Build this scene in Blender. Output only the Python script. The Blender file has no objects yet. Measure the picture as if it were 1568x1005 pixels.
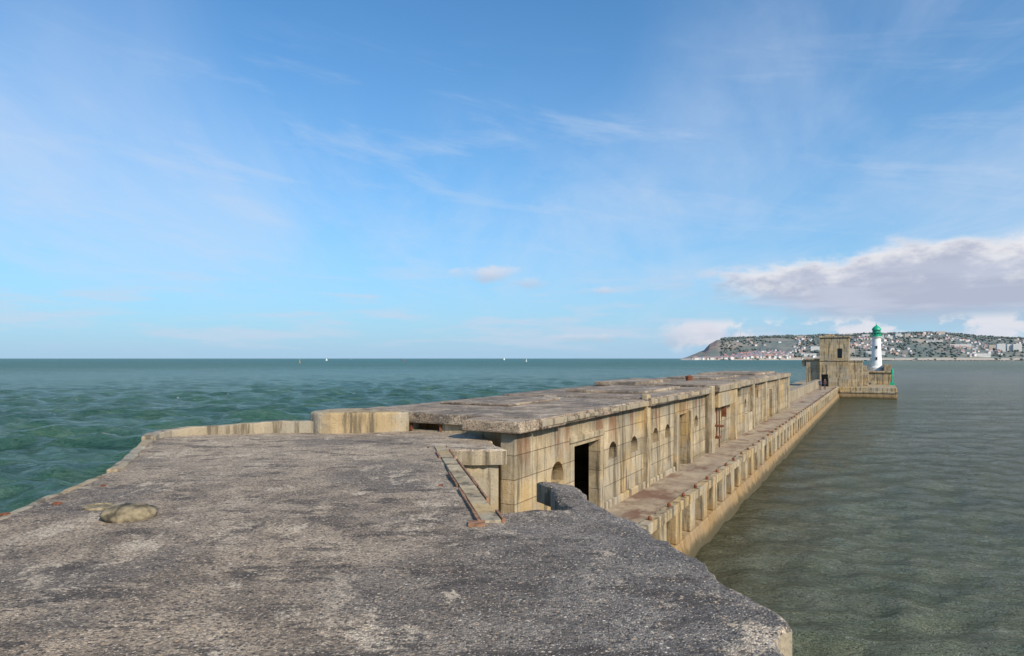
import bpy, bmesh, math, random
import numpy as np
from mathutils import Vector, noise as mnoise
from mathutils.geometry import delaunay_2d_cdt
random.seed(7); np.random.seed(7)
S=bpy.context.scene
S.view_settings.view_transform='Standard'; S.view_settings.look='None'; S.view_settings.exposure=0
SEA=-5.4; ANG=math.radians(28.1)
CA,SA=math.cos(ANG),math.sin(ANG)
def J2W(x,y): return (x*CA+y*SA, -x*SA+y*CA)

# ---------------------------------------------------------------- node helpers
class NT:
    def __init__(s,tree): s.t=tree; s.n=tree.nodes; s.l=tree.links
    def put(s,sock,v):
        if v is None: return
        if isinstance(v,bpy.types.NodeSocket): s.l.new(v,sock)
        else: sock.default_value=v
    def m(s,op,a,b=None,c=None,clamp=False):
        n=s.n.new('ShaderNodeMath'); n.operation=op; n.use_clamp=clamp
        s.put(n.inputs[0],a); s.put(n.inputs[1],b); s.put(n.inputs[2],c); return n.outputs[0]
    def ss(s,v,a,b,c=0.0,d=1.0,smooth=True):
        n=s.n.new('ShaderNodeMapRange'); n.interpolation_type='SMOOTHSTEP' if smooth else 'LINEAR'
        s.put(n.inputs[0],v); s.put(n.inputs[1],a); s.put(n.inputs[2],b); s.put(n.inputs[3],c); s.put(n.inputs[4],d); return n.outputs[0]
    def mix(s,f,a,b,mode='MIX'):
        n=s.n.new('ShaderNodeMix'); n.data_type='RGBA'; n.blend_type=mode
        s.put(n.inputs[0],f)
        for i,v in ((6,a),(7,b)):
            if isinstance(v,(tuple,list)) and len(v)==3: v=(*v,1)
            s.put(n.inputs[i],v)
        return n.outputs[2]
    def comb(s,x,y,z):
        n=s.n.new('ShaderNodeCombineXYZ'); s.put(n.inputs[0],x); s.put(n.inputs[1],y); s.put(n.inputs[2],z); return n.outputs[0]
    def sep(s,v):
        n=s.n.new('ShaderNodeSeparateXYZ'); s.put(n.inputs[0],v); return n.outputs
    def scale(s,v,sc):
        n=s.n.new('ShaderNodeVectorMath'); n.operation='MULTIPLY'; s.put(n.inputs[0],v); n.inputs[1].default_value=sc; return n.outputs[0]
    def noise(s,v,sc,det=4,rough=.55,dist=0):
        n=s.n.new('ShaderNodeTexNoise'); s.put(n.inputs['Vector'],v); n.inputs['Scale'].default_value=sc
        n.inputs['Detail'].default_value=det; n.inputs['Roughness'].default_value=rough; n.inputs['Distortion'].default_value=dist
        return n.outputs[0]
    def vor(s,v,sc,feat='F1'):
        n=s.n.new('ShaderNodeTexVoronoi'); n.feature=feat; s.put(n.inputs['Vector'],v); n.inputs['Scale'].default_value=sc; return n.outputs
    def bump(s,h,st,dist,prev=None):
        n=s.n.new('ShaderNodeBump'); s.put(n.inputs['Height'],h); n.inputs['Strength'].default_value=st; n.inputs['Distance'].default_value=dist
        if prev is not None: s.l.new(prev,n.inputs['Normal'])
        return n.outputs[0]
def newmat(name):
    m=bpy.data.materials.new(name); m.use_nodes=True; nt=NT(m.node_tree); b=m.node_tree.nodes['Principled BSDF']
    co=nt.n.new('ShaderNodeTexCoord').outputs['Object']
    return m,nt,b,co
def plain(name,col,rough=.7,var=.15,sc=3,metal=0):
    m,nt,b,co=newmat(name)
    n=nt.noise(co,sc,3)
    c=nt.mix(nt.ss(n,.3,.7),tuple(x*(1-var) for x in col),tuple(min(1,x*(1+var)) for x in col))
    nt.put(b.inputs['Base Color'],c); b.inputs['Roughness'].default_value=rough; b.inputs['Metallic'].default_value=metal
    return m

# ---------------------------------------------------------------- materials
def mat_wall(name,joints=True,tide=False,grey=0.0,rustz=None):
    m,nt,b,co=newmat(name)
    x,y,z=nt.sep(co)
    big=nt.noise(co,.35,3,.6); mid=nt.noise(co,1.6,5,.65,.4); fine=nt.noise(co,30,4,.7)
    streak=nt.noise(nt.scale(co,(3.2,3.2,.30)),1.3,5,.65,.3)
    c=nt.mix(nt.ss(mid,.34,.66),(.30,.235,.145),(.50,.395,.25))
    c=nt.mix(nt.m('MULTIPLY',nt.ss(big,.49,.61),.68),c,(.48,.315,.12))           # ochre lichen
    c=nt.mix(nt.m('MULTIPLY',nt.ss(nt.noise(co,.75,5,.6),.48,.60),.72+grey*.2),c,(.36,.315,.24))
    if grey: c=nt.mix(grey,c,(.28,.245,.19))
    c=nt.mix(nt.m('MULTIPLY',nt.ss(streak,.49,.62),.88),c,(.11,.088,.055))
    c=nt.mix(nt.m('MULTIPLY',nt.ss(streak,.42,.28),.55),c,(.64,.54,.40))
    c=nt.mix(nt.m('MULTIPLY',nt.ss(fine,.53,.70),.65),c,(.13,.10,.065))
    if rustz is not None:
        top=nt.ss(z,rustz-1.0,rustz)
        rs=nt.ss(nt.noise(nt.scale(co,(1.6,1.6,.25)),1.0,4,.6),.54,.62)
        c=nt.mix(nt.m('MULTIPLY',nt.m('MULTIPLY',top,rs),.85),c,(.21,.085,.035))
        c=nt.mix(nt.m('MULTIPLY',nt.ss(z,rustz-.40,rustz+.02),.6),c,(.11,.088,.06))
        c=nt.mix(nt.m('MULTIPLY',nt.ss(nt.m('ADD',z,nt.m('MULTIPLY',mid,1.0)),-2.9,-3.4),.6),c,(.19,.15,.08))
    nrm=None
    if joints:
        uv=nt.comb(nt.m('ADD',x,y),z,0.0)
        br=nt.n.new('ShaderNodeTexBrick'); nt.put(br.inputs['Vector'],uv)
        br.inputs['Scale'].default_value=1; br.inputs['Brick Width'].default_value=1.25; br.inputs['Row Height'].default_value=.47
        br.inputs['Mortar Size'].default_value=.011; br.inputs['Mortar Smooth'].default_value=.5; br.offset=.0
        br.inputs['Color1'].default_value=(.80,.81,.83,1); br.inputs['Color2'].default_value=(1.14,1.12,1.08,1); br.inputs['Mortar'].default_value=(.42,.37,.30,1)
        c=nt.mix(.8,c,br.outputs[0],'MULTIPLY')
        nrm=nt.bump(nt.m('SUBTRACT',1.0,br.outputs['Fac']),.7,.02)
    if tide:
        wob=nt.m('MULTIPLY',nt.m('SUBTRACT',mid,.5),.5)
        zz=nt.m('ADD',z,wob)
        c=nt.mix(nt.m('MULTIPLY',nt.ss(zz,-4.4,-4.9),.7),c,(.30,.18,.07))
        c=nt.mix(nt.m('MULTIPLY',nt.ss(zz,-4.95,-5.25),.9),c,(.065,.055,.025))
    nt.put(b.inputs['Base Color'],c); b.inputs['Roughness'].default_value=.9
    nrm=nt.bump(mid,.6,.08,nrm); nrm=nt.bump(fine,.7,.015,nrm)
    nt.put(b.inputs['Normal'],nrm)
    return m
def mat_deck(name,jet=False):
    m,nt,b,co=newmat(name)
    x,y,z=nt.sep(co)
    big=nt.noise(co,.40,4,.6,.2); mid=nt.noise(co,1.3,6,.70,.2); fine=nt.noise(co,20,5,.78)
    c=nt.mix(nt.ss(mid,.40,.60),(.20,.158,.12),(.40,.32,.24))
    if not jet:
        side=nt.m('ADD',nt.m('ADD',x,nt.m('MULTIPLY',y,-.12)),nt.m('MULTIPLY',nt.m('SUBTRACT',mid,.5),4.0))
        c=nt.mix(nt.m('MULTIPLY',nt.ss(side,-2.0,.5),.78),c,nt.mix(nt.ss(mid,.42,.58),(.110,.108,.110),(.205,.195,.187)))
        c=nt.mix(nt.m('MULTIPLY',nt.ss(y,7,12),.55),c,(.46,.38,.29))
    c=nt.mix(nt.m('MULTIPLY',nt.ss(big,.48,.60),.66),c,(.125,.11,.10))
    lt=nt.noise(nt.scale(co,(1,.6,1)),1.4,8,.74,.15)
    c=nt.mix(nt.m('MULTIPLY',nt.ss(lt,.55,.61),.8),c,(.58,.49,.385))
    lt2=nt.noise(nt.scale(co,(1.4,.5,1)),.7,8,.72,.1)
    c=nt.mix(nt.m('MULTIPLY',nt.ss(lt2,.57,.61),.6),c,(.50,.42,.33))
    c=nt.mix(nt.m('MULTIPLY',nt.ss(nt.noise(nt.scale(co,(.7,1.5,1)),2.3,8,.77,.1),.53,.59),.78),c,(.07,.056,.047))
    v1=nt.vor(co,70); v2=nt.vor(co,33)
    r1=nt.sep(v1[1]); r2=nt.sep(v2[1])
    c=nt.mix(.9,c,nt.mix(r1[0],(.42,.40,.38),(1.75,1.65,1.5)),'MULTIPLY')
    peb=nt.m('MULTIPLY',nt.ss(r1[1],.86,.9),nt.ss(v1[0],.50,.34))
    c=nt.mix(nt.m('MULTIPLY',peb,.8),c,(.76,.62,.47))
    peb2=nt.m('MULTIPLY',nt.ss(r2[1],.86,.89),nt.ss(v2[0],.42,.30))
    c=nt.mix(nt.m('MULTIPLY',peb2,.9),c,nt.mix(r2[2],(.55,.36,.20),(.8,.72,.6)))
    drk=nt.m('MULTIPLY',nt.ss(r2[0],.78,.82),nt.ss(v2[0],.5,.35))
    c=nt.mix(nt.m('MULTIPLY',drk,.8),c,(.04,.032,.026))
    c=nt.mix(nt.m('MULTIPLY',nt.ss(fine,.54,.66),.5),c,(.07,.056,.045))
    nt.put(b.inputs['Base Color'],c); b.inputs['Roughness'].default_value=.88
    n=nt.bump(mid,.6,.10); n=nt.bump(fine,.8,.028,n); n=nt.bump(nt.m('SUBTRACT',1.0,v1[0]),.9,.012,n)
    nt.put(b.inputs['Normal'],n)
    return m
M_wall=mat_wall('concrete_block_wall',True,False,0,-1.45)
M_plainc=mat_wall('concrete_ochre',False,False)
M_grey=mat_wall('concrete_grey',False,False,.5)
M_tide=mat_wall('concrete_tidal',False,True)
M_fort=mat_wall('concrete_fort',True,False,.1)
M_deck=mat_deck('aggregate_roof')
M_roof=mat_deck('aggregate_gallery_roof',True)
def mat_ledge():
    m,nt,b,co=newmat('rusty_walkway')
    mid=nt.noise(co,1.5,6,.7,.5); big=nt.noise(co,.4,3); fine=nt.noise(co,26,4,.7)
    c=nt.mix(nt.ss(mid,.35,.65),(.25,.185,.125),(.43,.335,.23))
    c=nt.mix(nt.m('MULTIPLY',nt.ss(nt.noise(nt.scale(co,(1,.4,1)),1.1,5,.65),.52,.64),.78),c,(.15,.065,.036))
    c=nt.mix(nt.m('MULTIPLY',nt.ss(big,.5,.65),.5),c,(.42,.35,.25))
    c=nt.mix(nt.m('MULTIPLY',nt.ss(fine,.52,.7),.5),c,(.08,.06,.04))
    nt.put(b.inputs['Base Color'],c); b.inputs['Roughness'].default_value=.9
    nt.put(b.inputs['Normal'],nt.bump(fine,.6,.015,nt.bump(mid,.6,.08)))
    return m
M_ledge=mat_ledge()
M_rust=plain('rust',(.17,.058,.025),.9,.5,14)
M_rusto=plain('brown_rust_lip',(.25,.13,.07),.9,.5,11)
M_rustc=mat_wall('channel_concrete',False,False,.0)
M_green=plain('green_paint',(.01,.36,.20),.45,.15,3)
M_white=plain('white_paint',(.80,.80,.76),.6,.06,2)
M_dark=plain('dark_glass',(.02,.025,.03),.15,.2)
M_inner=plain('shaded_interior_concrete',(.12,.10,.075),.95,.4,2)  # interior shade is put into the colour so the doorways look dark
M_stone=plain('weathered_bronze_stone',(.23,.185,.11),.85,.6,14)

# ---------------------------------------------------------------- mesh helpers
class MB:
    def __init__(s): s.v=[]; s.f=[]; s.mi=[]
    def box(s,x0,x1,y0,y1,z0,z1,mi=0):
        b=len(s.v); s.v+=[(x0,y0,z0),(x1,y0,z0),(x1,y1,z0),(x0,y1,z0),(x0,y0,z1),(x1,y0,z1),(x1,y1,z1),(x0,y1,z1)]
        s.f+=[tuple(b+i for i in q) for q in ((0,3,2,1),(4,5,6,7),(0,1,5,4),(1,2,6,5),(2,3,7,6),(3,0,4,7))]; s.mi+=[mi]*6
    def prism(s,pts,z0,z1,mi=0):
        n=len(pts); b=len(s.v)
        Z0=z0 if isinstance(z0,(list,tuple)) else [z0]*n; Z1=z1 if isinstance(z1,(list,tuple)) else [z1]*n
        s.v+=[(p[0],p[1],Z0[i]) for i,p in enumerate(pts)]+[(p[0],p[1],Z1[i]) for i,p in enumerate(pts)]
        s.f.append(tuple(b+i for i in range(n-1,-1,-1))); s.f.append(tuple(b+n+i for i in range(n)))
        for i in range(n):
            j=(i+1)%n; s.f.append((b+i,b+j,b+n+j,b+n+i))
        s.mi+=[mi]*(n+2)
    def lathe(s,cx,cy,prof,seg=24,mi=0,rot=0):
        b=len(s.v)
        for r,z in prof:
            for k in range(seg):
                a=2*math.pi*k/seg+rot; s.v.append((cx+r*math.cos(a),cy+r*math.sin(a),z))
        for i in range(len(prof)-1):
            for k in range(seg):
                k2=(k+1)%seg; s.f.append((b+i*seg+k,b+i*seg+k2,b+(i+1)*seg+k2,b+(i+1)*seg+k)); s.mi.append(mi)
        s.f.append(tuple(b+k for k in range(seg-1,-1,-1))); s.mi.append(mi)
        t=b+(len(prof)-1)*seg; s.f.append(tuple(t+k for k in range(seg))); s.mi.append(mi)
    def obj(s,name,mats,parent=None,bevel=0,smooth=False):
        me=bpy.data.meshes.new(name); me.from_pydata(s.v,[],s.f); me.update()
        for p,i in zip(me.polygons,s.mi): p.material_index=i; p.use_smooth=smooth
        for m in (mats if isinstance(mats,(list,tuple)) else [mats]): me.materials.append(m)
        o=bpy.data.objects.new(name,me); S.collection.objects.link(o)
        if parent: o.parent=parent
        if bevel:
            bm=o.modifiers.new('bevel','BEVEL'); bm.width=bevel; bm.segments=2; bm.limit_method='ANGLE'
        return o
def empty(name,jet=True):
    e=bpy.data.objects.new(name,None); S.collection.objects.link(e)
    if jet: e.rotation_euler[2]=-ANG
    return e
def fixn(o):
    b=bmesh.new(); b.from_mesh(o.data); bmesh.ops.recalc_face_normals(b,faces=b.faces); b.to_mesh(o.data); b.free()
def apply_bool(o,cut):
    md=o.modifiers.new('b','BOOLEAN'); md.operation='DIFFERENCE'; md.object=cut; md.solver='EXACT'
    bpy.context.view_layer.update(); dg=bpy.context.evaluated_depsgraph_get()
    me=bpy.data.meshes.new_from_object(o.evaluated_get(dg)); o.modifiers.clear(); o.data=me
    bpy.data.objects.remove(cut,do_unlink=True)
def rotate_jet(o): o.rotation_euler[2]=-ANG; return o

# ---------------------------------------------------------------- camera, sun, world
cam=bpy.data.cameras.new('camera'); co_=bpy.data.objects.new('camera',cam); S.collection.objects.link(co_)
cam.lens=24; cam.sensor_width=36; cam.shift_y=.0297; cam.clip_start=.05; cam.clip_end=60000
co_.rotation_euler=(math.radians(90),0,0); S.camera=co_
EL=math.radians(33)
sdx,sdy=J2W(.90,-.436); L=math.hypot(sdx,sdy); sdx/=L; sdy/=L
sv=Vector((sdx*math.cos(EL),sdy*math.cos(EL),math.sin(EL)))
sl=bpy.data.lights.new('sun','SUN'); sl.energy=5.0; sl.angle=math.radians(.5); sl.color=(1,.89,.73)
so=bpy.data.objects.new('sun',sl); S.collection.objects.link(so); so.rotation_euler=sv.to_track_quat('Z','Y').to_euler()
W=bpy.data.worlds.new('World'); S.world=W; W.use_nodes=True; nt=NT(W.node_tree)
try: W.cycles.sampling_method='MANUAL'; W.cycles.sample_map_resolution=256
except Exception: pass
bg=W.node_tree.nodes['Background']
sky=nt.n.new('ShaderNodeTexSky'); sky.sky_type='NISHITA'; sky.sun_disc=False; sky.sun_elevation=EL; sky.sun_rotation=math.atan2(sdx,sdy)
sky.air_density=1.0; sky.dust_density=.5; sky.ozone_density=1.6
g=nt.n.new('ShaderNodeTexCoord').outputs['Generated']
x,y,z=nt.sep(g)
hl=nt.m('SQRT',nt.m('ADD',nt.m('MULTIPLY',x,x),nt.m('MULTIPLY',y,y)))
el=nt.m('DIVIDE',z,hl); az=nt.m('ARCTAN2',x,y)
zz=nt.m('ADD',nt.m('MAXIMUM',z,0.0),.16)
pv=nt.comb(nt.m('DIVIDE',x,zz),nt.m('DIVIDE',y,zz),0.0)
def rotm(v,a,sc):
    n=nt.n.new('ShaderNodeMapping'); nt.put(n.inputs['Vector'],v); n.inputs['Rotation'].default_value=(0,0,a); n.inputs['Scale'].default_value=sc; return n.outputs[0]
skyc=nt.mix(1.0,sky.outputs[0],(.60,1.30,1.74),'MULTIPLY')
hz_=nt.m('MULTIPLY',nt.m('POWER',2.718,nt.m('MULTIPLY',nt.m('MAXIMUM',el,0.0),-4.6)),.92)
skyc=nt.mix(hz_,skyc,(4.1,5.95,8.1))
ci=nt.noise(rotm(pv,math.radians(25),(1.3,.62,1)),1.1,7,.58,.6)
cim=nt.noise(rotm(pv,.3,(.5,.4,1)),.9,3,.5)
azm=nt.ss(az,-.15,.45)
f1=nt.m('MULTIPLY',nt.ss(ci,.34,.78),nt.ss(nt.m('ADD',cim,nt.m('MULTIPLY',azm,.18)),.49,.70))
f1=nt.m('MULTIPLY',f1,nt.ss(el,.02,.2,.5,1))
col=nt.mix(nt.m('MULTIPLY',f1,.55),skyc,(6.4,7.4,9.1))
veil=nt.m('MULTIPLY',nt.m('MULTIPLY',nt.ss(el,.04,.14),nt.ss(el,.44,.2)),nt.ss(nt.noise(rotm(pv,.2,(.8,.35,1)),1.3,7,.62,.6),.40,.66))
col=nt.mix(nt.m('MULTIPLY',veil,.42),col,(6.0,7.3,9.1))
wl=nt.noise(nt.comb(az,nt.m('ADD',nt.m('MULTIPLY',el,5.0),nt.m('MULTIPLY',az,.9)),5.5),4.2,7,.6,.4)
col=nt.mix(nt.m('MULTIPLY',nt.m('MULTIPLY',nt.ss(wl,.50,.74),nt.ss(el,.05,.12)),nt.m('MULTIPLY',nt.ss(el,.5,.3),.32)),col,(6.3,7.3,8.8))
# cumulus bank
bv=nt.comb(az,nt.m('MULTIPLY',el,2.0),3.7)
bn=nt.noise(bv,8,6,.58,.1); bn2=nt.noise(bv,20,6,.6)
top=nt.m('ADD',nt.ss(az,.22,.50,.120,.146),nt.m('MULTIPLY',nt.m('SUBTRACT',bn,.5),.08))
top=nt.m('ADD',top,nt.m('MULTIPLY',nt.m('SUBTRACT',bn2,.5),.030))
bot=nt.m('ADD',nt.ss(az,.25,.5,.098,.054),nt.m('MULTIPLY',nt.m('SUBTRACT',bn2,.5),.03))
den=nt.m('MULTIPLY',nt.ss(nt.m('SUBTRACT',top,el),-.003,.016),nt.ss(nt.m('SUBTRACT',el,bot),-.026,.02))
den=nt.m('MULTIPLY',den,nt.m('MULTIPLY',nt.ss(az,.20,.36),nt.ss(az,1.5,1.1)))
den=nt.m('MULTIPLY',den,nt.ss(nt.m('ADD',bn2,nt.ss(az,.25,.42,0,.35)),.40,.62))
shade=nt.m('ADD',nt.m('SUBTRACT',top,el),nt.m('MULTIPLY',nt.m('SUBTRACT',bn2,.5),.10))
bc=nt.mix(nt.ss(shade,.000,.050),(8.8,8.6,8.8),(4.7,5.0,6.3))
col=nt.mix(nt.m('MULTIPLY',den,.92),col,bc)
n3=nt.noise(nt.comb(az,nt.m('MULTIPLY',el,1.6),9.1),15,5,.55)
t3=nt.m('MULTIPLY',nt.ss(n3,.48,.57),nt.m('MULTIPLY',nt.ss(az,.20,.27),nt.m('MULTIPLY',nt.ss(el,.060,.045),nt.ss(el,.0,.02))))
col=nt.mix(nt.m('MULTIPLY',t3,.85),col,(8.2,8.1,8.6))
n4=nt.noise(nt.comb(az,nt.m('MULTIPLY',el,7.0),2.2),7,5,.55)
t4=nt.m('MULTIPLY',nt.ss(n4,.46,.66),nt.m('MULTIPLY',nt.ss(el,.14,.09),nt.ss(el,.0,.03)))
col=nt.mix(nt.m('MULTIPLY',t4,.48),col,(6.4,6.9,8.3))
def puff(a0,e0,wa,we,col,k=.7):
    d1=nt.m('DIVIDE',nt.m('SUBTRACT',az,a0),wa); d2=nt.m('DIVIDE',nt.m('SUBTRACT',el,e0),we)
    dd=nt.m('ADD',nt.m('MULTIPLY',d1,d1),nt.m('MULTIPLY',d2,d2))
    v=nt.m('ADD',nt.m('SUBTRACT',1.0,dd),nt.m('MULTIPLY',nt.m('SUBTRACT',bn2,.48),4.2))
    return nt.mix(nt.m('MULTIPLY',nt.ss(v,0,1.6),k),col,nt.mix(nt.ss(d2,-.6,.6),(5.4,5.9,7.2),(7.4,7.5,8.4)))
col=puff(-.035,.122,.060,.014,col,.8); col=puff(.02,.112,.035,.013,col,.9); col=puff(.125,.098,.03,.008,col,.7); col=puff(.26,.035,.05,.022,col,.8); col=puff(.115,.03,.06,.008,col,.6)
nt.put(bg.inputs[0],col); bg.inputs[1].default_value=.097

# ---------------------------------------------------------------- sea
def build_sea():
    NR=460
    rr=np.concatenate([3*np.exp(np.linspace(0,math.log(520/3),NR)),[620,760,950,1200,1600,2200,3200,5000,9000,18000,40000]])
    aa=np.concatenate([np.linspace(-62,62,880),np.linspace(62,298,60)[1:-1]])
    a=np.radians(aa); R,A=np.meshgrid(rr,a,indexing='ij')
    X=R*np.sin(A); Y=R*np.cos(A); Z=np.zeros_like(X)
    xj=X*CA-Y*SA
    sea=np.clip((-xj-7)/6,0,1)
    rng=np.random.RandomState(3)
    spac=np.maximum(R*.0113,R*.0025)
    wind=math.radians(-75)
    for i in range(84):
        lam=.7*math.exp(rng.uniform(0,2.5)); th=wind+rng.normal(0,.5 if lam>2.5 else .9)
        k=2*math.pi/lam; ph=rng.uniform(0,6.28)
        amp=.0105*lam**.74
        fade=np.clip((lam/spac-2.2)/3,0,1)
        arg=k*(X*math.cos(th)+Y*math.sin(th))+ph+1.1*np.sin(.17*X+.23*Y+i*1.7)+.8*np.sin(-.31*X+.12*Y+i)
        s=np.exp(np.sin(arg)*1.1)-1.3
        Z+=amp*s*fade*(.40+.66*sea)*(1.0 if lam<3 else 0.30+.70*sea)
    Z*=np.clip((R-3)/4,0,1)
    n0,n1=X.shape
    V=np.stack([X,Y,Z+SEA],-1).reshape(-1,3)
    V=np.vstack([V,[[0,0,SEA]]])
    i,j=np.meshgrid(np.arange(n0-1),np.arange(n1),indexing='ij'); j2=(j+1)%n1
    Q=np.stack([i*n1+j,i*n1+j2,(i+1)*n1+j2,(i+1)*n1+j],-1).reshape(-1,4)[:,::-1]
    me=bpy.data.meshes.new('sea'); nv=len(V); nq=len(Q)
    c=nv-1; T=np.array([[c,(k+1)%n1,k] for k in range(n1)])
    me.vertices.add(nv); me.vertices.foreach_set('co',V.astype(np.float32).ravel())
    loops=np.concatenate([Q.ravel(),T.ravel()]).astype(np.int32)
    me.loops.add(len(loops)); me.loops.foreach_set('vertex_index',loops)
    ls=np.concatenate([np.arange(nq)*4,nq*4+np.arange(len(T))*3]).astype(np.int32)
    me.polygons.add(nq+len(T)); me.polygons.foreach_set('loop_start',ls)
    me.polygons.foreach_set('use_smooth',np.ones(nq+len(T),dtype=bool))
    me.update(calc_edges=True); me.validate()
    o=bpy.data.objects.new('sea',me); S.collection.objects.link(o)
    m,nt,b,co=newmat('sea_water')
    x,y,z=nt.sep(co)
    xj=nt.m('SUBTRACT',nt.m('MULTIPLY',x,CA),nt.m('MULTIPLY',y,SA))
    harb=nt.ss(xj,-10,-5)
    dist=nt.m('SQRT',nt.m('ADD',nt.m('MULTIPLY',x,x),nt.m('MULTIPLY',y,y)))
    p1=nt.noise(nt.scale(co,(.05,.05,0)),1,3,.6,.6); p2=nt.noise(nt.scale(co,(.35,.95,0)),1,6,.72,.6); p3=nt.noise(nt.scale(co,(.03,.11,0)),1,6,.70,.4)
    seac=nt.mix(nt.ss(p1,.35,.65),(.066,.165,.112),(.088,.195,.134))
    seac=nt.mix(nt.m('MULTIPLY',nt.ss(p2,.50,.60),.65),seac,(.17,.29,.205))  # light and dark of the wave chop put into the colour
    seac=nt.mix(nt.m('MULTIPLY',nt.ss(p2,.48,.37),.65),seac,(.028,.095,.070))
    seac=nt.mix(nt.m('MULTIPLY',nt.ss(p3,.46,.60),.4),seac,(.10,.22,.155))
    seac=nt.mix(nt.m('MULTIPLY',nt.ss(p3,.50,.40),.4),seac,(.030,.10,.08))
    seac=nt.mix(nt.ss(dist,150,1200,0,.6),seac,nt.mix(nt.ss(p3,.4,.6),(.028,.105,.095),(.052,.145,.128)))
    hc=nt.mix(nt.ss(p1,.35,.65),(.185,.205,.125),(.215,.235,.15))
    hc=nt.mix(nt.m('MULTIPLY',nt.ss(p2,.50,.62),.5),hc,(.30,.31,.21))  # ripple light and dark painted into the harbour colour as well
    hc=nt.mix(nt.m('MULTIPLY',nt.ss(p2,.48,.36),.5),hc,(.115,.140,.085))
    hc=nt.mix(nt.m('MULTIPLY',nt.ss(p3,.45,.6),.3),hc,(.13,.165,.12))
    near=nt.ss(xj,-.5,-4.5)
    hc=nt.mix(nt.m('MULTIPLY',near,.6),hc,(.135,.105,.042))
    c=nt.mix(harb,seac,hc)
    wn=nt.noise(nt.scale(co,(.50,1.7,0)),1.1,6,.68,.8); wf=nt.noise(nt.scale(co,(.14,.5,0)),1.1,6,.66,.6)
    wm=nt.noise(nt.scale(co,(.03,.03,0)),1,2,.5)
    foam=nt.m('MAXIMUM',nt.m('MULTIPLY',nt.ss(wn,.665,.71),nt.ss(wm,.40,.53)),nt.m('MULTIPLY',nt.ss(wf,.69,.73),nt.ss(dist,60,120)))
    foam=nt.m('MULTIPLY',foam,nt.m('SUBTRACT',1.0,nt.m('MULTIPLY',harb,.94)))
    c=nt.mix(foam,c,(.70,.74,.72))
    nt.put(b.inputs['Base Color'],c)
    nt.put(b.inputs['Roughness'],nt.mix(foam,nt.mix(nt.ss(dist,30,600),(.10,.10,.10),(.38,.38,.38)),(.8,.8,.8)))
    b.inputs['IOR'].default_value=1.33; b.inputs['Specular IOR Level'].default_value=.38
    h1=nt.noise(nt.scale(co,(.6,1.5,0)),1.3,6,.70,.5)
    h2=nt.noise(nt.scale(co,(2.6,5.0,0)),1.2,5,.68,.6)
    n=nt.bump(h1,1.0,1.3); n=nt.bump(h2,1.0,.32,n)
    nt.put(b.inputs['Normal'],n)
    me.materials.append(m)
build_sea()

# ---------------------------------------------------------------- mole (breakwater body)
mo=MB()
mo.box(-11.6,-5.6,-12,101.9,-9,-3.87,0)
step=1.5; w=.92
mo.box(-5.62,-4.5,-12,101.8,-4.0,-3.862,0)
yy=-12
while yy<100:
    mo.box(-5.61,-4.52,yy+w,yy+step,-4.78,-3.985,0); yy+=step
b=len(mo.v); mo.v+=[(-5.63,-12,-9),(-4.05,-12,-9),(-4.38,-12,-5.3),(-4.50,-12,-4.80),(-5.63,-12,-4.68)]
mo.v+=[(p[0],101.7,p[2]) for p in mo.v[b:b+5]]
mo.f+=[(b,b+1,b+2,b+3,b+4)[::1],(b+9,b+8,b+7,b+6,b+5)]+[(b+i,b+5+i,b+5+(i+1)%5,b+(i+1)%5) for i in range(5)]; mo.mi+=[0]*7
bm_=mo.obj('harbour_breakwater',[M_tide],bevel=.025); rotate_jet(bm_); fixn(bm_)
lw=MB(); lw.box(-6.1,-4.74,-12,101.8,-3.9,-3.85); lw.box(-7.0,-6.12,58,101.8,-3.9,-3.846)
rotate_jet(lw.obj('walkway',[M_ledge]))
cb=MB(); yy=-11.9
while yy<100:
    ln=random.uniform(2.2,3.2); cb.box(-4.745,-4.492+random.uniform(-.012,.012),yy,yy+ln-.02,-3.87,-3.735+random.uniform(-.02,.02)); yy+=ln
for k in range(60):
    yy=8+k*1.5+random.uniform(-.1,.1); cb.lathe(-4.62,yy,[(.05,-3.75),(.055,-3.68),(.03,-3.64)],8,1)
rotate_jet(cb.obj('walkway_kerb',[M_plainc,M_rust],bevel=.025))
pw=MB(); yy=57.85
while yy<101:
    ln=6; pw.box(-7.3,-6.7,yy,min(yy+ln-.03,101.5),-3.9,-2.87+random.uniform(-.05,.03)); yy+=ln
rotate_jet(pw.obj('breakwater_parapet_wall',[M_grey],bevel=.03))

# ---------------------------------------------------------------- gallery building
G=empty('concrete_gallery_building')
wl=MB(); wl.box(-6.44,-6.14,11.6,57.7,-3.9,-1.43)
wall=wl.obj('harbour_wall',[M_wall],G)
ct=MB()
ct.box(-6.6,-6.0,14.55,16.2,-3.95,-2.03)
ct.box(-6.6,-6.0,23.6,25.1,-3.95,-2.0)
ct.box(-6.6,-6.0,35.0,36.6,-1.95,-1.55); ct.box(-6.6,-6.0,47.0,48.3,-3.95,-2.0); ct.box(-6.6,-6.0,40.6,42.2,-2.3,-1.6)
ct.box(-6.6,-6.0,11.95,12.5,-3.95,-3.25)
def niche(yc,zb,r,depth=.27):
    pts=[]
    for k in range(13):
        a=math.pi*k/12; pts.append((yc+r*math.cos(a),zb+.12+r*math.sin(a)))
    pts.append((yc-r,zb)); pts.append((yc+r,zb)); n=len(pts); b=len(ct.v)
    ct.v+=[(-6.14-depth,p[0],p[1]) for p in pts]+[(-6.0,p[0],p[1]) for p in pts]
    ct.f.append(tuple(b+i for i in range(n-1,-1,-1))); ct.f.append(tuple(b+n+i for i in range(n)))
    for i in range(n):
        j=(i+1)%n; ct.f.append((b+i,b+j,b+n+j,b+n+i))
    ct.mi+=[0]*(n+2)
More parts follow.
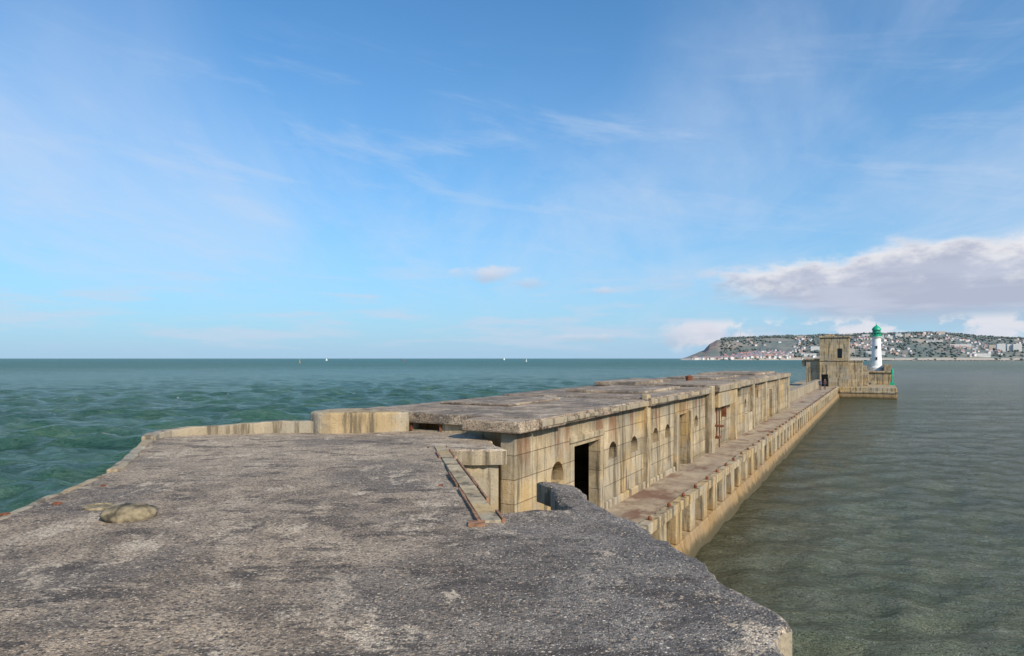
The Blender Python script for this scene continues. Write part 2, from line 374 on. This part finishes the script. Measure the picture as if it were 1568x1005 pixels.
for yc,zb in ((13.6,-2.70),(17.15,-2.64),(18.95,-2.68),(21.1,-2.64),(22.5,-2.64),(26.6,-2.64),(37.8,-2.6),(45.8,-2.6)): niche(yc,zb,.33)
cut=ct.obj('cut',[M_wall],G); fixn(cut)
apply_bool(wall,cut)
tr=MB()
for yy,wd,pr,zt in ((20.0,.34,.13,-1.08),(28.45,.5,.28,-1.12),(33.8,.4,.25,-1.0),(39.5,.4,.2,-1.03),(44.6,.35,.16,-1.04),(50.9,.35,.16,-1.04),(57.45,.5,.1,-1.5)):
    tr.box(-6.2,-6.14+pr,yy-wd/2,yy+wd/2,-3.88,zt)
tr.box(-6.16,-6.11,16.24,16.44,-3.88,-1.95); tr.box(-6.16,-6.09,14.25,16.45,-1.94,-1.78)
tr.box(-6.16,-6.0,23.3,23.56,-3.88,-1.9); tr.box(-6.16,-6.0,25.14,25.4,-3.88,-1.9)
tr.box(-6.3,-5.78,29.1,33.4,-2.06,-1.41); tr.box(-6.2,-6.06,16.5,19.8,-3.88,-3.66); tr.box(-6.2,-6.07,20.25,23.25,-3.88,-3.7)
tr.box(-6.2,-5.98,36.9,39.2,-3.88,-2.9)
tr.obj('pilasters_and_frames',[M_plainc],G,bevel=.03)
wm=MB(); wm.box(-7.4,-6.445,25.11,25.3,-3.9,-1.45); wm.box(-7.6,-7.5,22.5,25.1,-3.9,-1.45); wm.obj('whitewashed_jamb',[plain('limewash',(.62,.54,.42),.9,.2,4)],G)
fw=MB(); fw.box(-10.8,-6.442,12.4,12.7,-3.9,-1.431)
f=fw.obj('front_wall',[M_plainc],G)
c2=MB(); c2.box(-9.13,-8.4,12.2,12.9,-1.585,-1.40); cc=c2.obj('cut',[M_plainc],G); apply_bool(f,cc)
ow=MB(); ow.box(-10.8,-10.5,12.702,57.7,-3.9,-1.431,0); ow.box(-10.498,-6.442,57.4,57.7,-3.9,-1.431,0)
for yy in (20,28.4,33.8,44.6,50.9): ow.box(-10.498,-6.5,yy,yy+.25,-3.87,-1.44,1)
ow.obj('seaward_and_cross_walls',[M_plainc,M_inner],G)
rf=MB()
def slab(x0,x1,y0,y1,z0,z1):
    P=[(x0,y0),(x1,y0),(x1,y1),(x0,y1)]; out=[]
    for i in range(4):
        a=Vector(P[i]); c=Vector(P[(i+1)%4]); L=(c-a).length; k=max(1,int(L/.35)); nn=Vector((-(c-a).y,(c-a).x))/L
        for j in range(k):
            p=a.lerp(c,j/k); s=.028*mnoise.noise(Vector((p.x*1.7,p.y*1.7,z1*9)))+.02*mnoise.noise(Vector((p.x*6,p.y*6,2)))
            out.append(((p+nn*s).x,(p+nn*s).y))
    rf.prism(out,z0,z1)
slab(-10.95,-5.90,12.3,13.55,-1.43,-1.20); slab(-7.25,-5.92,11.45,12.26,-1.43,-1.205)
slab(-10.9,-5.97,13.6,19.8,-1.428,-1.215); slab(-10.95,-5.92,19.86,28.2,-1.43,-1.18)
slab(-10.9,-5.7,28.78,33.88,-1.405,-1.10); slab(-10.9,-5.93,33.96,44.5,-1.43,-1.10); slab(-10.9,-5.96,44.56,57.85,-1.43,-1.12)
slab(-10.9,-6.05,28.26,28.7,-1.43,-1.2)
slab(-10.3,-8.2,15.2,18.4,-1.22,-1.16); slab(-9.6,-6.8,22.0,26.8,-1.19,-1.09); slab(-10.6,-8.8,27.3,33.0,-1.15,-.98); slab(-9.9,-7.3,36.0,43.5,-1.11,-1.0); slab(-10.7,-7.0,47.0,56.5,-1.13,-.99)
rf.obj('roof_slab',[M_roof],G,bevel=.03)
lp=MB()
for (xx,a,bq,zt) in ((-5.90,12.32,13.53,-1.24),(-5.97,13.62,19.78,-1.25),(-5.92,19.88,28.15,-1.22),(-5.7,28.8,33.84,-1.14),(-5.93,33.98,44.45,-1.14),(-5.96,44.6,57.8,-1.16)):
    yy=a
    while yy<bq:
        l=min(random.uniform(.7,2.6),bq-yy); pr=random.uniform(-.01,.05); lp.box(xx-.08,xx+pr,yy,yy+l-.015,-1.42+random.uniform(0,.05),zt-random.uniform(0,.05)); yy+=l
lp.obj('roof_edge',[M_grey],G,bevel=.02)
rs=MB()
rs.lathe(-8.2,34.0,[(.16,-1.1),(.18,-.93),(.20,-.90),(.08,-.84)],12)
rs.box(-9.95,-9.88,12.28,12.4,-1.6,-1.3); rs.box(-9.72,-9.60,12.25,12.4,-1.6,-1.32); rs.box(-10.0,-9.55,12.26,12.39,-1.36,-1.30)
rs.box(-9.2,-9.13,12.36,12.42,-1.6,-1.36); rs.box(-8.4,-8.35,12.36,12.42,-1.6,-1.36)
rs.box(-6.0,-5.95,29.6,29.66,-3.3,-2.0); rs.box(-6.1,-5.7,29.5,29.8,-2.9,-2.82); rs.box(-5.95,-5.9,29.9,29.94,-3.8,-2.1); rs.box(-6.05,-5.85,29.55,29.9,-3.4,-3.3)
rs.box(-6.1,-5.9,31.3,31.36,-2.6,-2.06)
rs.obj('rusty_iron_fittings',[M_rust],G,bevel=.008)

# ---------------------------------------------------------------- foreground bunker roof
poly=[(1.6,-4),(1.35,2.0),(1.45,3.5),(1.59,3.92),(1.66,4.28),(1.64,4.57),(1.48,4.80),(1.48,5.18),(1.30,6.29),(0.94,7.5),(0.80,8.75),(0.40,9.0),(0.60,7.27),(0.18,7.18),(-.195,7.03),(-1.07,11.86),(-.12,12.03),(-.32,12.9),(-.72,14.40),(-3.6,15.95),(-4.5,15.2),(-6.32,14.6),(-7.15,13.6),(-6.53,11.69),(-5.61,9.39),(-5.34,7.70),(-5.16,6.88),(-5.3,3),(-5.3,-4)]
def zt(x,y):
    p=Vector((x*.5,y*.5,0)); q=Vector((x*2.2,y*2.2,5))
    return -1.6+.035*mnoise.noise(p)+.014*mnoise.noise(q)
def resample(P,step,jit,closed=True):
    out=[]; n=len(P)
    for i in range(n if closed else n-1):
        a=Vector(P[i]); b=Vector(P[(i+1)%n]); L=(b-a).length; k=max(1,int(L/step)); nn=Vector((-(b-a).y,(b-a).x))/L
        for j in range(k):
            p=a.lerp(b,j/k); s=jit*(mnoise.noise(Vector((p.x*2.5,p.y*2.5,1)))*1.3+mnoise.noise(Vector((p.x*9,p.y*9,3)))*.8)
            out.append(((p+nn*s).x,(p+nn*s).y))
    if not closed: out.append(P[-1])
    return out
B=empty('concrete_bunker',False)
def inside(x,y,P):
    c=False; j=len(P)-1
    for i in range(len(P)):
        if (P[i][1]>y)!=(P[j][1]>y) and x<(P[j][0]-P[i][0])*(y-P[i][1])/(P[j][1]-P[i][1])+P[i][0]: c=not c
        j=i
    return c
def offset(P,d):
    out=[]; n=len(P)
    for i in range(n):
        a,b,c=Vector(P[i-1]),Vector(P[i]),Vector(P[(i+1)%n]); u=(b-a).normalized(); v=(c-b).normalized()
        n1=Vector((-u.y,u.x)); n2=Vector((-v.y,v.x)); m_=(n1+n2)
        if m_.length<.2: m_=n1
        m_.normalize(); k=d/max(.5,m_.dot(n1)); out.append(((b+m_*k).x,(b+m_*k).y))
    return out
per=resample(poly,.08,.07)
ins=resample(offset(poly,.035),.08,.07)
pts=[Vector(p) for p in ins]
xx=-7.3
while xx<1.8:
    yy=-4.0
    while yy<16.2:
        px_,py_=xx+random.uniform(-.05,.05),yy+random.uniform(-.05,.05)
        if inside(px_,py_,poly) and min((px_-q[0])**2+(py_-q[1])**2 for q in ins[::2])>.012: pts.append(Vector((px_,py_)))
        yy+=.17
    xx+=.17
n=len(ins)
vs,es,fs,_,_,_=delaunay_2d_cdt(pts,[(i,(i+1)%n) for i in range(n)],[],1,1e-5)
me=bpy.data.meshes.new('roof_surface')
V=[(v.x,v.y,zt(v.x,v.y)) for v in vs]; me.from_pydata(V,[],[tuple(f) for f in fs]); me.update()
bmm=bmesh.new(); bmm.from_mesh(me)
for f in bmm.faces:
    if f.normal.z<0: f.normal_flip()
    f.smooth=True
bmm.to_mesh(me); bmm.free(); me.materials.append(M_deck)
o=bpy.data.objects.new('roof_surface',me); S.collection.objects.link(o); o.parent=B
sk=MB(); bases=[]
for q,(P,dz) in enumerate(((ins,0.0),(per,-.03),(per,-.27),(resample(offset(poly,.14),.08,.03),-.285))):
    bases.append((len(sk.v),len(P))); sk.v+=[(p[0],p[1],zt(p[0],p[1])+dz) for p in P]
def bridge(a,b,mi):
    (ba,na),(bb,nb)=a,b; i=j=0
    A=lambda i:Vector(sk.v[ba+i%na]); Bf=lambda j:Vector(sk.v[bb+j%nb])
    while i<na or j<nb:
        if j>=nb or (i<na and (A(i+1)-Bf(j)).length<=(A(i)-Bf(j+1)).length):
            sk.f.append((ba+i%na,bb+j%nb,ba+(i+1)%na)); i+=1
        else:
            sk.f.append((ba+i%na,bb+j%nb,bb+(j+1)%nb)); j+=1
        sk.mi.append(mi)
bridge(bases[0],bases[1],1); bridge(bases[1],bases[2],0); bridge(bases[2],bases[3],0)
sk.obj('roof_slab_edge',[M_grey,M_deck],B)
bd=MB(); bd.prism(offset(poly,.10),-9,-1.80); bd.obj('body',[M_plainc],B)

def strip(mb,path,w,h,z=None,mi=0,z0=-.05):
    n=len(path); Ls=[];Rs=[]
    for i in range(n):
        a=Vector(path[max(0,i-1)][:2]); c=Vector(path[min(n-1,i+1)][:2]); t=(c-a).normalized(); nn=Vector((-t.y,t.x)); p=Vector(path[i][:2])
        ww=w*(1+.25*mnoise.noise(Vector((p.x*2,p.y*2,4))))
        Ls.append(p+nn*ww/2); Rs.append(p-nn*ww/2)
    b=len(mb.v)
    for i in range(n):
        hh=h[i] if isinstance(h,list) else h
        g0=zt(*path[i][:2])
        hh+=.02*mnoise.noise(Vector((path[i][0]*3,path[i][1]*3,0)))
        mb.v+=[(Ls[i].x,Ls[i].y,g0+z0),(Ls[i].x,Ls[i].y,g0+hh),(Rs[i].x,Rs[i].y,g0+hh),(Rs[i].x,Rs[i].y,g0+z0)]
    for i in range(n-1):
        for k in range(4):
            k2=(k+1)%4; mb.f.append((b+i*4+k,b+(i+1)*4+k,b+(i+1)*4+k2,b+i*4+k2)); mb.mi.append(mi)
    mb.f+= [(b,b+1,b+2,b+3),(b+(n-1)*4+3,b+(n-1)*4+2,b+(n-1)*4+1,b+(n-1)*4)]; mb.mi+=[mi]*2
def dens(P,step=.15,jit=.02): return resample(P,step,jit,False)
cu=MB()
strip(cu,dens([(-5.27,-3.5),(-5.27,3),(-5.14,6.88),(-5.31,7.70),(-5.55,9.25)]),.10,.012)
strip(cu,dens([(-5.62,9.6),(-6.0,10.6),(-6.43,11.69),(-6.9,13.0)]),.16,.035)
pp=dens([(-6.95,13.05),(-7.08,13.45),(-7.0,13.85),(-6.7,14.2),(-6.3,14.45),(-5.6,14.68),(-4.9,14.86),(-4.3,15.0)],.1,.01)
hh=[.08+.17*min(1,i/len(pp)*1.3) for i in range(len(pp))]
strip(cu,pp,.26,hh)
co2=cu.obj('edge_kerb_and_low_parapet',[M_grey],B,bevel=.02); fixn(co2)
pb=MB(); pb.prism([(-4.45,15.25),(-4.42,14.95),(-4.2,14.74),(-3.9,14.68),(-2.55,14.93),(-2.25,15.08),(-3.6,16.2),(-4.2,15.9)],-1.9,-1.17)
pb.obj('parapet_block',[mat_wall('concrete_parapet',False,False,.3)],B,bevel=.05)
rc=MB(); P0=Vector((-1.30,12.3)); P1=Vector((-.20,6.65))
t=(P1-P0).normalized(); nn=Vector((-t.y,t.x))
def along(off,wd,h,mi,j=.01,br=0,lmin=.5,lmax=1.3):
    L=(P1-P0).length; s=0
    while s<L:
        l=min(random.uniform(lmin,lmax),L-s)
        if random.random()>=br:
            a=P0+t*s+nn*off; c=P0+t*(s+l-.006)+nn*off
            pts=[a+nn*wd/2,a-nn*wd/2,c-nn*wd/2,c+nn*wd/2]
            pts=[(p.x+random.uniform(-j,j),p.y+random.uniform(-j*.2,j*.2)) for p in pts]
            ar=sum(pts[i][0]*pts[(i+1)%4][1]-pts[(i+1)%4][0]*pts[i][1] for i in range(4))
            if ar<0: pts=pts[::-1]
            rc.prism(pts,-1.66,-1.60+h+random.uniform(-.003,.003),mi)
        s+=l
along(0,.19,.022,0,.006,0,1.6,2.4); along(.12,.026,.034,1,.008,.3,.2,.8); along(-.12,.026,.032,1,.008,.4,.2,.8)
rc.box(-.42,-.26,6.5,6.66,-1.65,-1.578,1)
rc.obj('rusty_rail_channel',[M_rustc,M_rusto],B,bevel=.008)
bmx=bmesh.new(); bmesh.ops.create_icosphere(bmx,subdivisions=4,radius=1)
for v in bmx.verts:
    p=v.co.copy(); q=1+.14*mnoise.noise(p*1.6)+.05*mnoise.noise(p*5)
    v.co=Vector((p.x*.26*q,p.y*.24*q,max(-.03,(p.z*.115+.03)*q)))
me=bpy.data.meshes.new('boulder'); bmx.to_mesh(me); bmx.free()
for p in me.polygons: p.use_smooth=True
me.materials.append(plain('boulder_surface',(.17,.135,.08),.85,.75,9)); s1=bpy.data.objects.new('boulder',me); S.collection.objects.link(s1); s1.location=(-3.83,6.85,zt(-3.83,6.85))
rg=MB(); rg.lathe(0,0,[(.15,-1.62),(.15,-1.588),(.135,-1.583),(.13,-1.596)],24,0); r1=rg.obj('iron_cover_disc',[M_stone]); r1.location=(-4.45,7.35,0)
cr=MB()
for (a,b_) in ((-5.0,7.5),(-5.15,8.6),(-5.2,7.0),(-.9,8.6),(-1.5,12.2)):
    s=random.uniform(.02,.045); z_=zt(a,b_); cr.prism([(a-s,b_-s*.6),(a+s*.8,b_-s),(a+s,b_+s*.7),(a-s*.5,b_+s)],z_-.02,z_+.02)
cr.obj('rust_fragments',[M_rust],bevel=.01)

# ---------------------------------------------------------------- end fort
F=empty('end_fort_building')
pl=MB(); pl.box(-11.6,2.35,102,128,-9,-3.87); pl.box(-4.4,2.45,101.9,128.1,-4.6,-4.35)
pq=pl.obj('fort_platform',[M_tide],None,bevel=.04); rotate_jet(pq)
ft=MB(); ft.box(-6.95,-3.35,103.6,108.5,-3.9,2.85)
fo=ft.obj('tower',[M_fort],F)
c=MB(); c.box(-4.75,-4.15,103.3,104.4,.05,1.35); c.box(-6.75,-5.9,103.3,105,-3.95,-2.2); c.box(-3.7,-3.1,105.5,106.3,.2,1.2)
apply_bool(fo,c.obj('cut',[M_fort],F))
fb=MB(); fb.box(-7.1,-3.2,103.45,108.65,2.85,3.1)
fb.box(-5.85,-3.3,103.3,103.6,-3.9,-2.7); fb.box(-7.0,-3.3,103.5,103.6,-.35,-.25)
fb.box(-8.75,-6.95,104.2,109,-3.9,-.25); fb.box(-9.1,-6.96,104.0,109.2,-.25,0.0); fb.box(-9.3,-8.7,104.4,106,-1.1,-.26)
fb.box(-3.34,-1.75,104.8,110,-3.9,-.45); fb.box(-3.33,-1.6,104.7,110.2,-.45,-.28); fb.box(-1.9,-1.0,107,110,-3.9,-1.9)
fb.box(-6.4,-5.2,104.5,106.5,3.1,3.3)
fb.obj('wings_and_cornice',[M_fort],F,bevel=.04)
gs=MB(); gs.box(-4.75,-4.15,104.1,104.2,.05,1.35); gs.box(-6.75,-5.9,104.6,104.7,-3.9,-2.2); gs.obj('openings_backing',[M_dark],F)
cx,cy=0.0,118
LH=empty('lighthouse')
bb=MB(); bb.box(-2.3,2.1,114.5,121,-3.9,-2.1); bb.box(-2.45,2.25,114.3,121.2,-2.1,-1.85); bb.box(.9,2.0,115,118,-1.85,-.9); bb.box(-2.2,-1.3,116,119,-1.85,-1.1)
bb.obj('base_building',[M_fort],LH,bevel=.04)
tw=MB(); tw.lathe(cx,cy,[(1.0,-1.9),(.95,-1.4),(.74,-1.1),(.69,0),(.57,2.9),(.57,3.05),(.80,3.22),(.80,3.32)],24); tw.obj('tower',[M_white],LH)
tg=MB(); tg.lathe(cx,cy,[(.84,3.32),(.84,3.42),(.55,3.42),(.55,3.5)],24)
for k in range(12):
    a=2*math.pi*k/12; tg.lathe(cx+.8*math.cos(a),cy+.8*math.sin(a),[(.025,3.42),(.025,3.95)],5)
tg.lathe(cx,cy,[(.82,3.9),(.82,3.96)],24)
tg.lathe(cx,cy,[(.64,4.30),(.66,4.36),(.56,4.62),(.36,4.85),(.14,4.97),(.12,5.12),(.03,5.16),(.02,5.4)],24)
tg.lathe(cx,cy,[(.54,3.5),(.54,3.8)],24)
for k in range(8):
    a=2*math.pi*k/8; tg.lathe(cx+.52*math.cos(a),cy+.52*math.sin(a),[(.04,3.5),(.04,4.32)],5)
tg.obj('green_lantern',[M_green],LH)
gl=MB(); gl.lathe(cx,cy,[(.48,3.5),(.48,4.3)],20); gl.obj('lantern_glass',[plain('green_glass',(.05,.28,.2),.1,.1)],LH)
wn=MB(); wn.box(-.12,.12,117.25,117.5,1.5,1.9); wn.box(-.12,.12,117.2,117.5,-.2,.2); wn.obj('windows',[M_dark],LH)
ml=empty('green_beacon_post'); q=MB(); q.lathe(2.0,113,[(.10,-3.9),(.09,-2.2),(.16,-2.2),(.16,-1.6),(.09,-1.6),(.05,-1.4)],10); q.box(1.7,2.3,112.7,113.3,-3.88,-3.5); q.obj('post',[M_green],ml)

# ---------------------------------------------------------------- people on the walkway
def person(name,xj,yj,zf,h,jac,tro,face=0):
    P={'pel':(0,0,.53),'ch':(0,0.01,.74),'nk':(0,.01,.84),'hd':(0,.02,.90),'ht':(0,.02,.97),
       'hl':(.05,0,.50),'kl':(.06,.05,.28),'fl':(.06,.02,.03),'tl':(.06,.09,.015),'hr':(-.05,0,.50),'kr':(-.05,-.02,.27),'fr':(-.05,-.09,.03),'tr':(-.05,-.03,.015),
       'sl':(.11,0,.79),'el':(.14,-.03,.62),'wl':(.13,.05,.49),'sr':(-.11,0,.79),'er':(-.14,-.02,.62),'wr':(-.12,.06,.50)}
    R={'pel':.075,'ch':.085,'nk':.03,'hd':.058,'ht':.045,'hl':.05,'kl':.037,'fl':.026,'tl':.02,'hr':.05,'kr':.037,'fr':.026,'tr':.02,'sl':.035,'el':.026,'wl':.02,'sr':.035,'er':.026,'wr':.02}
    E=[('pel','ch'),('ch','nk'),('nk','hd'),('hd','ht'),('pel','hl'),('hl','kl'),('kl','fl'),('fl','tl'),('pel','hr'),('hr','kr'),('kr','fr'),('fr','tr'),('ch','sl'),('sl','el'),('el','wl'),('ch','sr'),('sr','er'),('er','wr')]
    K=list(P); me=bpy.data.meshes.new(name); me.from_pydata([tuple(c*h for c in P[k]) for k in K],[(K.index(a),K.index(b)) for a,b in E],[])
    o=bpy.data.objects.new(name,me); S.collection.objects.link(o); o.modifiers.new('s','SKIN')
    for i,k in enumerate(K): me.skin_vertices[0].data[i].radius=(R[k]*h,R[k]*h*.85)
    me.skin_vertices[0].data[0].use_root=True
    sb=o.modifiers.new('ss','SUBSURF'); sb.levels=2; sb.render_levels=2
    m,nt,b,co=newmat(name+'_clothes'); z=nt.sep(co)[2]
    c=nt.mix(nt.m('GREATER_THAN',z,.53*h),tro,jac); c=nt.mix(nt.m('GREATER_THAN',z,.845*h),c,(.45,.28,.2)); c=nt.mix(nt.m('GREATER_THAN',z,.94*h),c,(.05,.035,.025))
    nt.put(b.inputs['Base Color'],c); b.inputs['Roughness'].default_value=.9; me.materials.append(m)
    w=J2W(xj,yj); o.location=(w[0],w[1],zf); o.rotation_euler[2]=face
    return o
person('person',-6.0,90,-3.846,1.4,(.06,.08,.14),(.04,.04,.05),2.6)
person('person.001',-5.6,92,-3.846,1.35,(.12,.06,.05),(.04,.04,.06),2.9)

# ---------------------------------------------------------------- far coast with town
tab=[(1040,549),(1052,546),(1064,541.5),(1078,536),(1086,527),(1098,520.5),(1112,518.5),(1150,516),(1200,514.5),(1260,513),(1320,511.5),(1400,509.5),(1450,510),(1500,514),(1540,517),(1600,519),(1700,521),(2000,528),(2400,538)]
def hr(r):
    u=784+1045*r
    for (a,va),(b_,vb) in zip(tab,tab[1:]):
        if a<=u<=b_: return (549-(va+(vb-va)*(u-a)/(b_-a)))*2.87
    return 0
def terr(r,t):
    d=2300+700*t; h=hr(r)
    u=784+1045*r
    cl=max(0,min(1,(1165-u)/60))
    s=(t**.75)*(1-cl)+ (.12*t+.88/(1+math.exp(-(t-.45)*14)))*cl
    if t>1: s=1-(t-1)*.12
    X=r*d
    nz=mnoise.noise(Vector((X*.008,d*.008,1)))*7+mnoise.noise(Vector((X*.03,d*.03,2)))*2.5
    return X,d,SEA+max(-3,h*s+nz*min(1,h/40)*min(1,t*4)+(2.5 if t>.02 and h>1 else -3))
me=bpy.data.meshes.new('coastal_hills'); V=[];Fc=[]
NRr,NTt=560,60
for i in range(NRr):
    r=.245+(1.55-.245)*(i/(NRr-1))**1.4
    for j in range(NTt): V.append(terr(r,j/(NTt-1)*1.4))
for i in range(NRr-1):
    for j in range(NTt-1): a=i*NTt+j; Fc.append((a,a+NTt,a+NTt+1,a+1))
me.from_pydata(V,[],Fc); me.update()
for p in me.polygons: p.use_smooth=True
o=bpy.data.objects.new('coastal_hills',me); S.collection.objects.link(o)
m,nt,b,co=newmat('hill_ground'); x,y,z=nt.sep(co)
n1=nt.noise(co,.010,5,.65); n2=nt.noise(co,.05,4,.6)
c=nt.mix(nt.ss(n1,.42,.58),(.10,.125,.07),(.24,.20,.12)); c=nt.mix(nt.m('MULTIPLY',nt.ss(n2,.5,.64),.75),c,(.06,.075,.055))
geo=nt.n.new('ShaderNodeNewGeometry'); nz=nt.sep(geo.outputs['Normal'])[2]
c=nt.mix(nt.m('MULTIPLY',nt.ss(nz,.985,.88),nt.ss(x,1180,960)),c,nt.mix(nt.ss(n2,.4,.6),(.28,.15,.08),(.46,.30,.18)))
c=nt.mix(nt.ss(z,SEA+9,SEA+4),c,(.42,.35,.26)); c=nt.mix(.25,c,(.24,.30,.40))  # last mix paints bluish distance haze into the ground colour
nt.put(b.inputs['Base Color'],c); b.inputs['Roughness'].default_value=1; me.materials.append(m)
haze_tint=lambda c,k=.24:tuple(a*(1-k)+b_*k for a,b_ in zip(c,(.26,.33,.45)))  # blends distance haze into the base colours of houses and trees
TM=[plain('house_white',haze_tint((.78,.74,.66)),.9,.05,.01),plain('house_beige',haze_tint((.58,.47,.34)),.9,.1,.01),plain('house_brick',haze_tint((.38,.19,.12)),.9,.1,.01),plain('roof_slate',haze_tint((.14,.13,.14)),.9,.1,.01),plain('roof_tile',haze_tint((.42,.16,.085)),.9,.1,.01),plain('window_dark',haze_tint((.07,.08,.1),.3),.5,.1,.01)]
tn=MB()
def house(X,Y,Z,w,dp,h,rh,ang,wm_,rm):
    b=len(tn.v); ca,sa=math.cos(ang),math.sin(ang)
    def P(x,y,z): return (X+x*ca-y*sa,Y+x*sa+y*ca,Z+z)
    tn.v+=[P(-w,-dp,-4),P(w,-dp,-4),P(w,dp,-4),P(-w,dp,-4),P(-w,-dp,h),P(w,-dp,h),P(w,dp,h),P(-w,dp,h),P(-w,0,h+rh),P(w,0,h+rh)]
    for f,mi in (((0,1,5,4),wm_),((1,2,6,9,5),wm_),((2,3,7,6),wm_),((3,0,4,8,7),wm_),((4,5,9,8),rm),((6,7,8,9),rm)):
        tn.f.append(tuple(b+i for i in f)); tn.mi.append(mi)
    nfl=max(1,int(h/3)); nw=max(2,int(w/1.8))
    for q in range(nfl):
        for k in range(nw):
            xa=-w+2*w*(k+.35)/nw; xb=-w+2*w*(k+.65)/nw; za=1+q*3.0; b=len(tn.v)
            tn.v+=[P(xa,-dp-.08,za),P(xb,-dp-.08,za),P(xb,-dp-.08,za+1.3),P(xa,-dp-.08,za+1.3)]; tn.f.append((b,b+1,b+2,b+3)); tn.mi.append(5)
def rnd(): return random.random()
cnt=0
while cnt<1350:
    u=1062+(1500)*rnd()**1.8; r=(u-784)/1045
    if u<1215:
        t=.02+.14*rnd() if rnd()<.92 else rnd()*.8
        if u<1100 and t>.15: continue
    else:
        t=rnd()**1.2*.98
        k=mnoise.noise(Vector((r*14,t*4,7)))
        if k<-.02: continue
    X,Y,Z=terr(r,t)
    if Z<SEA+1.5: continue
    wm_=random.choices([0,1,2],[.6,.28,.12])[0]; rm=random.choices([3,4],[.55,.45])[0]
    w=random.uniform(3,6.5); house(X,Y,Z,w,random.uniform(3.5,5),random.uniform(3.0,6),random.uniform(2.2,3.8),random.uniform(-.5,.5),wm_,rm); cnt+=1
for u,t,w,h in ((1375,.75,11,16),(1388,.8,8,14),(1362,.7,10,12),(1255,.2,30,13),(1290,.12,38,15),(1325,.8,14,12),(1430,.45,28,9),(1470,.3,34,10),(1405,.5,22,10),(1532,.22,13,26),(1546,.24,10,24),(1557,.22,13,26),(1520,.3,14,14),(1600,.3,20,20),(1240,.05,20,9),(1340,.1,30,9),(1500,.05,30,9),(1440,.9,16,10),(1300,.95,14,9),(1225,.9,13,9)):
    X,Y,Z=terr((u-784)/1045,t); house(X,Y,Z,w,7,h,.6,-.35,random.choice([0,1,0]),3)
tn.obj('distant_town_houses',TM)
me=bpy.data.meshes.new('distant_trees'); V=[];Fc=[]
oc=[(1,0,0),(0,1,0),(-1,0,0),(0,-1,0),(.7,.7,.6),(-.7,.7,.6),(-.7,-.7,.6),(.7,-.7,.6),(0,0,1.15),(0,0,-.8)]
of=[(0,1,4),(1,2,5),(2,3,6),(3,0,7),(4,1,5),(5,2,6),(6,3,7),(7,0,4),(4,5,8),(5,6,8),(6,7,8),(7,4,8),(1,0,9),(2,1,9),(3,2,9),(0,3,9)]
for _ in range(5200):
    u=1105+1400*rnd()**1.8; r=(u-784)/1045; t=rnd() if rnd()<.7 else random.uniform(.9,1.03)
    if t<.9 and mnoise.noise(Vector((r*14,t*4,7)))>.22: continue
    if u<1180 and rnd()<.6: continue
    X,Y,Z=terr(r,t); s=random.uniform(2.5,6); b_=len(V)
    for p in oc: V.append((X+p[0]*s*random.uniform(.8,1.4),Y+p[1]*s,Z+2+p[2]*s*random.uniform(.7,1.2)))
    for f in of: Fc.append(tuple(b_+i for i in f))
me.from_pydata(V,[],Fc); me.update(); me.materials.append(plain('tree_foliage',haze_tint((.065,.08,.04),.2),1,.4,.03)); o=bpy.data.objects.new('distant_trees',me); S.collection.objects.link(o)
mm=MB()
for u,h in ((1120,30),(1124,24),(1134,36),(1149,16)):
    X,Y,Z=terr((u-784)/1045,1.0); mm.lathe(X,Y,[(1.0,Z-3),(.5,Z+h)],6)
mm.obj('radio_masts',[plain('mast',(.5,.5,.52),.6)])
fbk=MB(); fbk.prism([(780,1500),(1500,1400),(1500,1420),(780,1516)],-9,-3.4)
for i in range(240):
    x_=790+i*2.9; y_=1500-(x_-780)/7.2+random.uniform(-2,2); s=random.uniform(.8,1.6); fbk.prism([(x_-s,y_-s),(x_+s,y_-s*.7),(x_+s*.8,y_+s),(x_-s,y_+s*.9)],-7,-3.4+random.uniform(0,.8))
fbk.obj('outer_breakwater',[plain('rock',(.22,.21,.2),.9,.4,.2)])

# ---------------------------------------------------------------- boats & buoy
def sailboat(name,X,Y,s,ang):
    e=bpy.data.objects.new(name,None); S.collection.objects.link(e); e.location=(X,Y,SEA); e.rotation_euler[2]=ang; e.scale=(s,s,s)
    h=MB(); h.prism([(-4,-.9),(2,-1.2),(5,0),(2,1.2),(-4,.9)],-.3,[1.0,1.1,1.4,1.1,1.0]); h.box(-2,1.4,-.6,.6,1.0,1.7); h.lathe(.8,0,[(.08,1),(.06,11)],6); h.obj('hull',[M_white],e)
    sm=bpy.data.meshes.new('sail'); sm.from_pydata([(.6,.05,2),(-3.8,.3,2.1),(.6,.05,10.8),(1,0,10),(1.1,-.2,1.8),(4.6,0,1.6)],[],[(0,1,2),(3,4,5)]); sm.materials.append(M_white)
    so_=bpy.data.objects.new('sails',sm); S.collection.objects.link(so_); so_.parent=e
for nm,u,d,s in (('sailboat',500,1700,.55),('sailboat.001',806,1100,.5),('sailboat.002',538,2300,.6),('sailboat.003',772,2400,.7)): sailboat(nm,(u-784)/1045*d,d,s,random.uniform(0,3))
bu=MB(); bu.lathe(0,0,[(1.2,-.5),(1.3,.4),(.5,.6),(.3,3.2),(.6,3.3),(.05,4.4)],12); o=bu.obj('channel_buoy',[plain('buoy_yellow',(.5,.28,.03),.5)]); o.location=(-255,820,SEA)
bu=MB(); bu.lathe(0,0,[(1.2,-.5),(1.3,.4),(.5,.6),(.3,3.2),(.6,3.3),(.05,4.4)],12); o=bu.obj('channel_buoy.001',[plain('buoy_red',(.5,.05,.03),.5)]); o.location=(-190,1200,SEA)
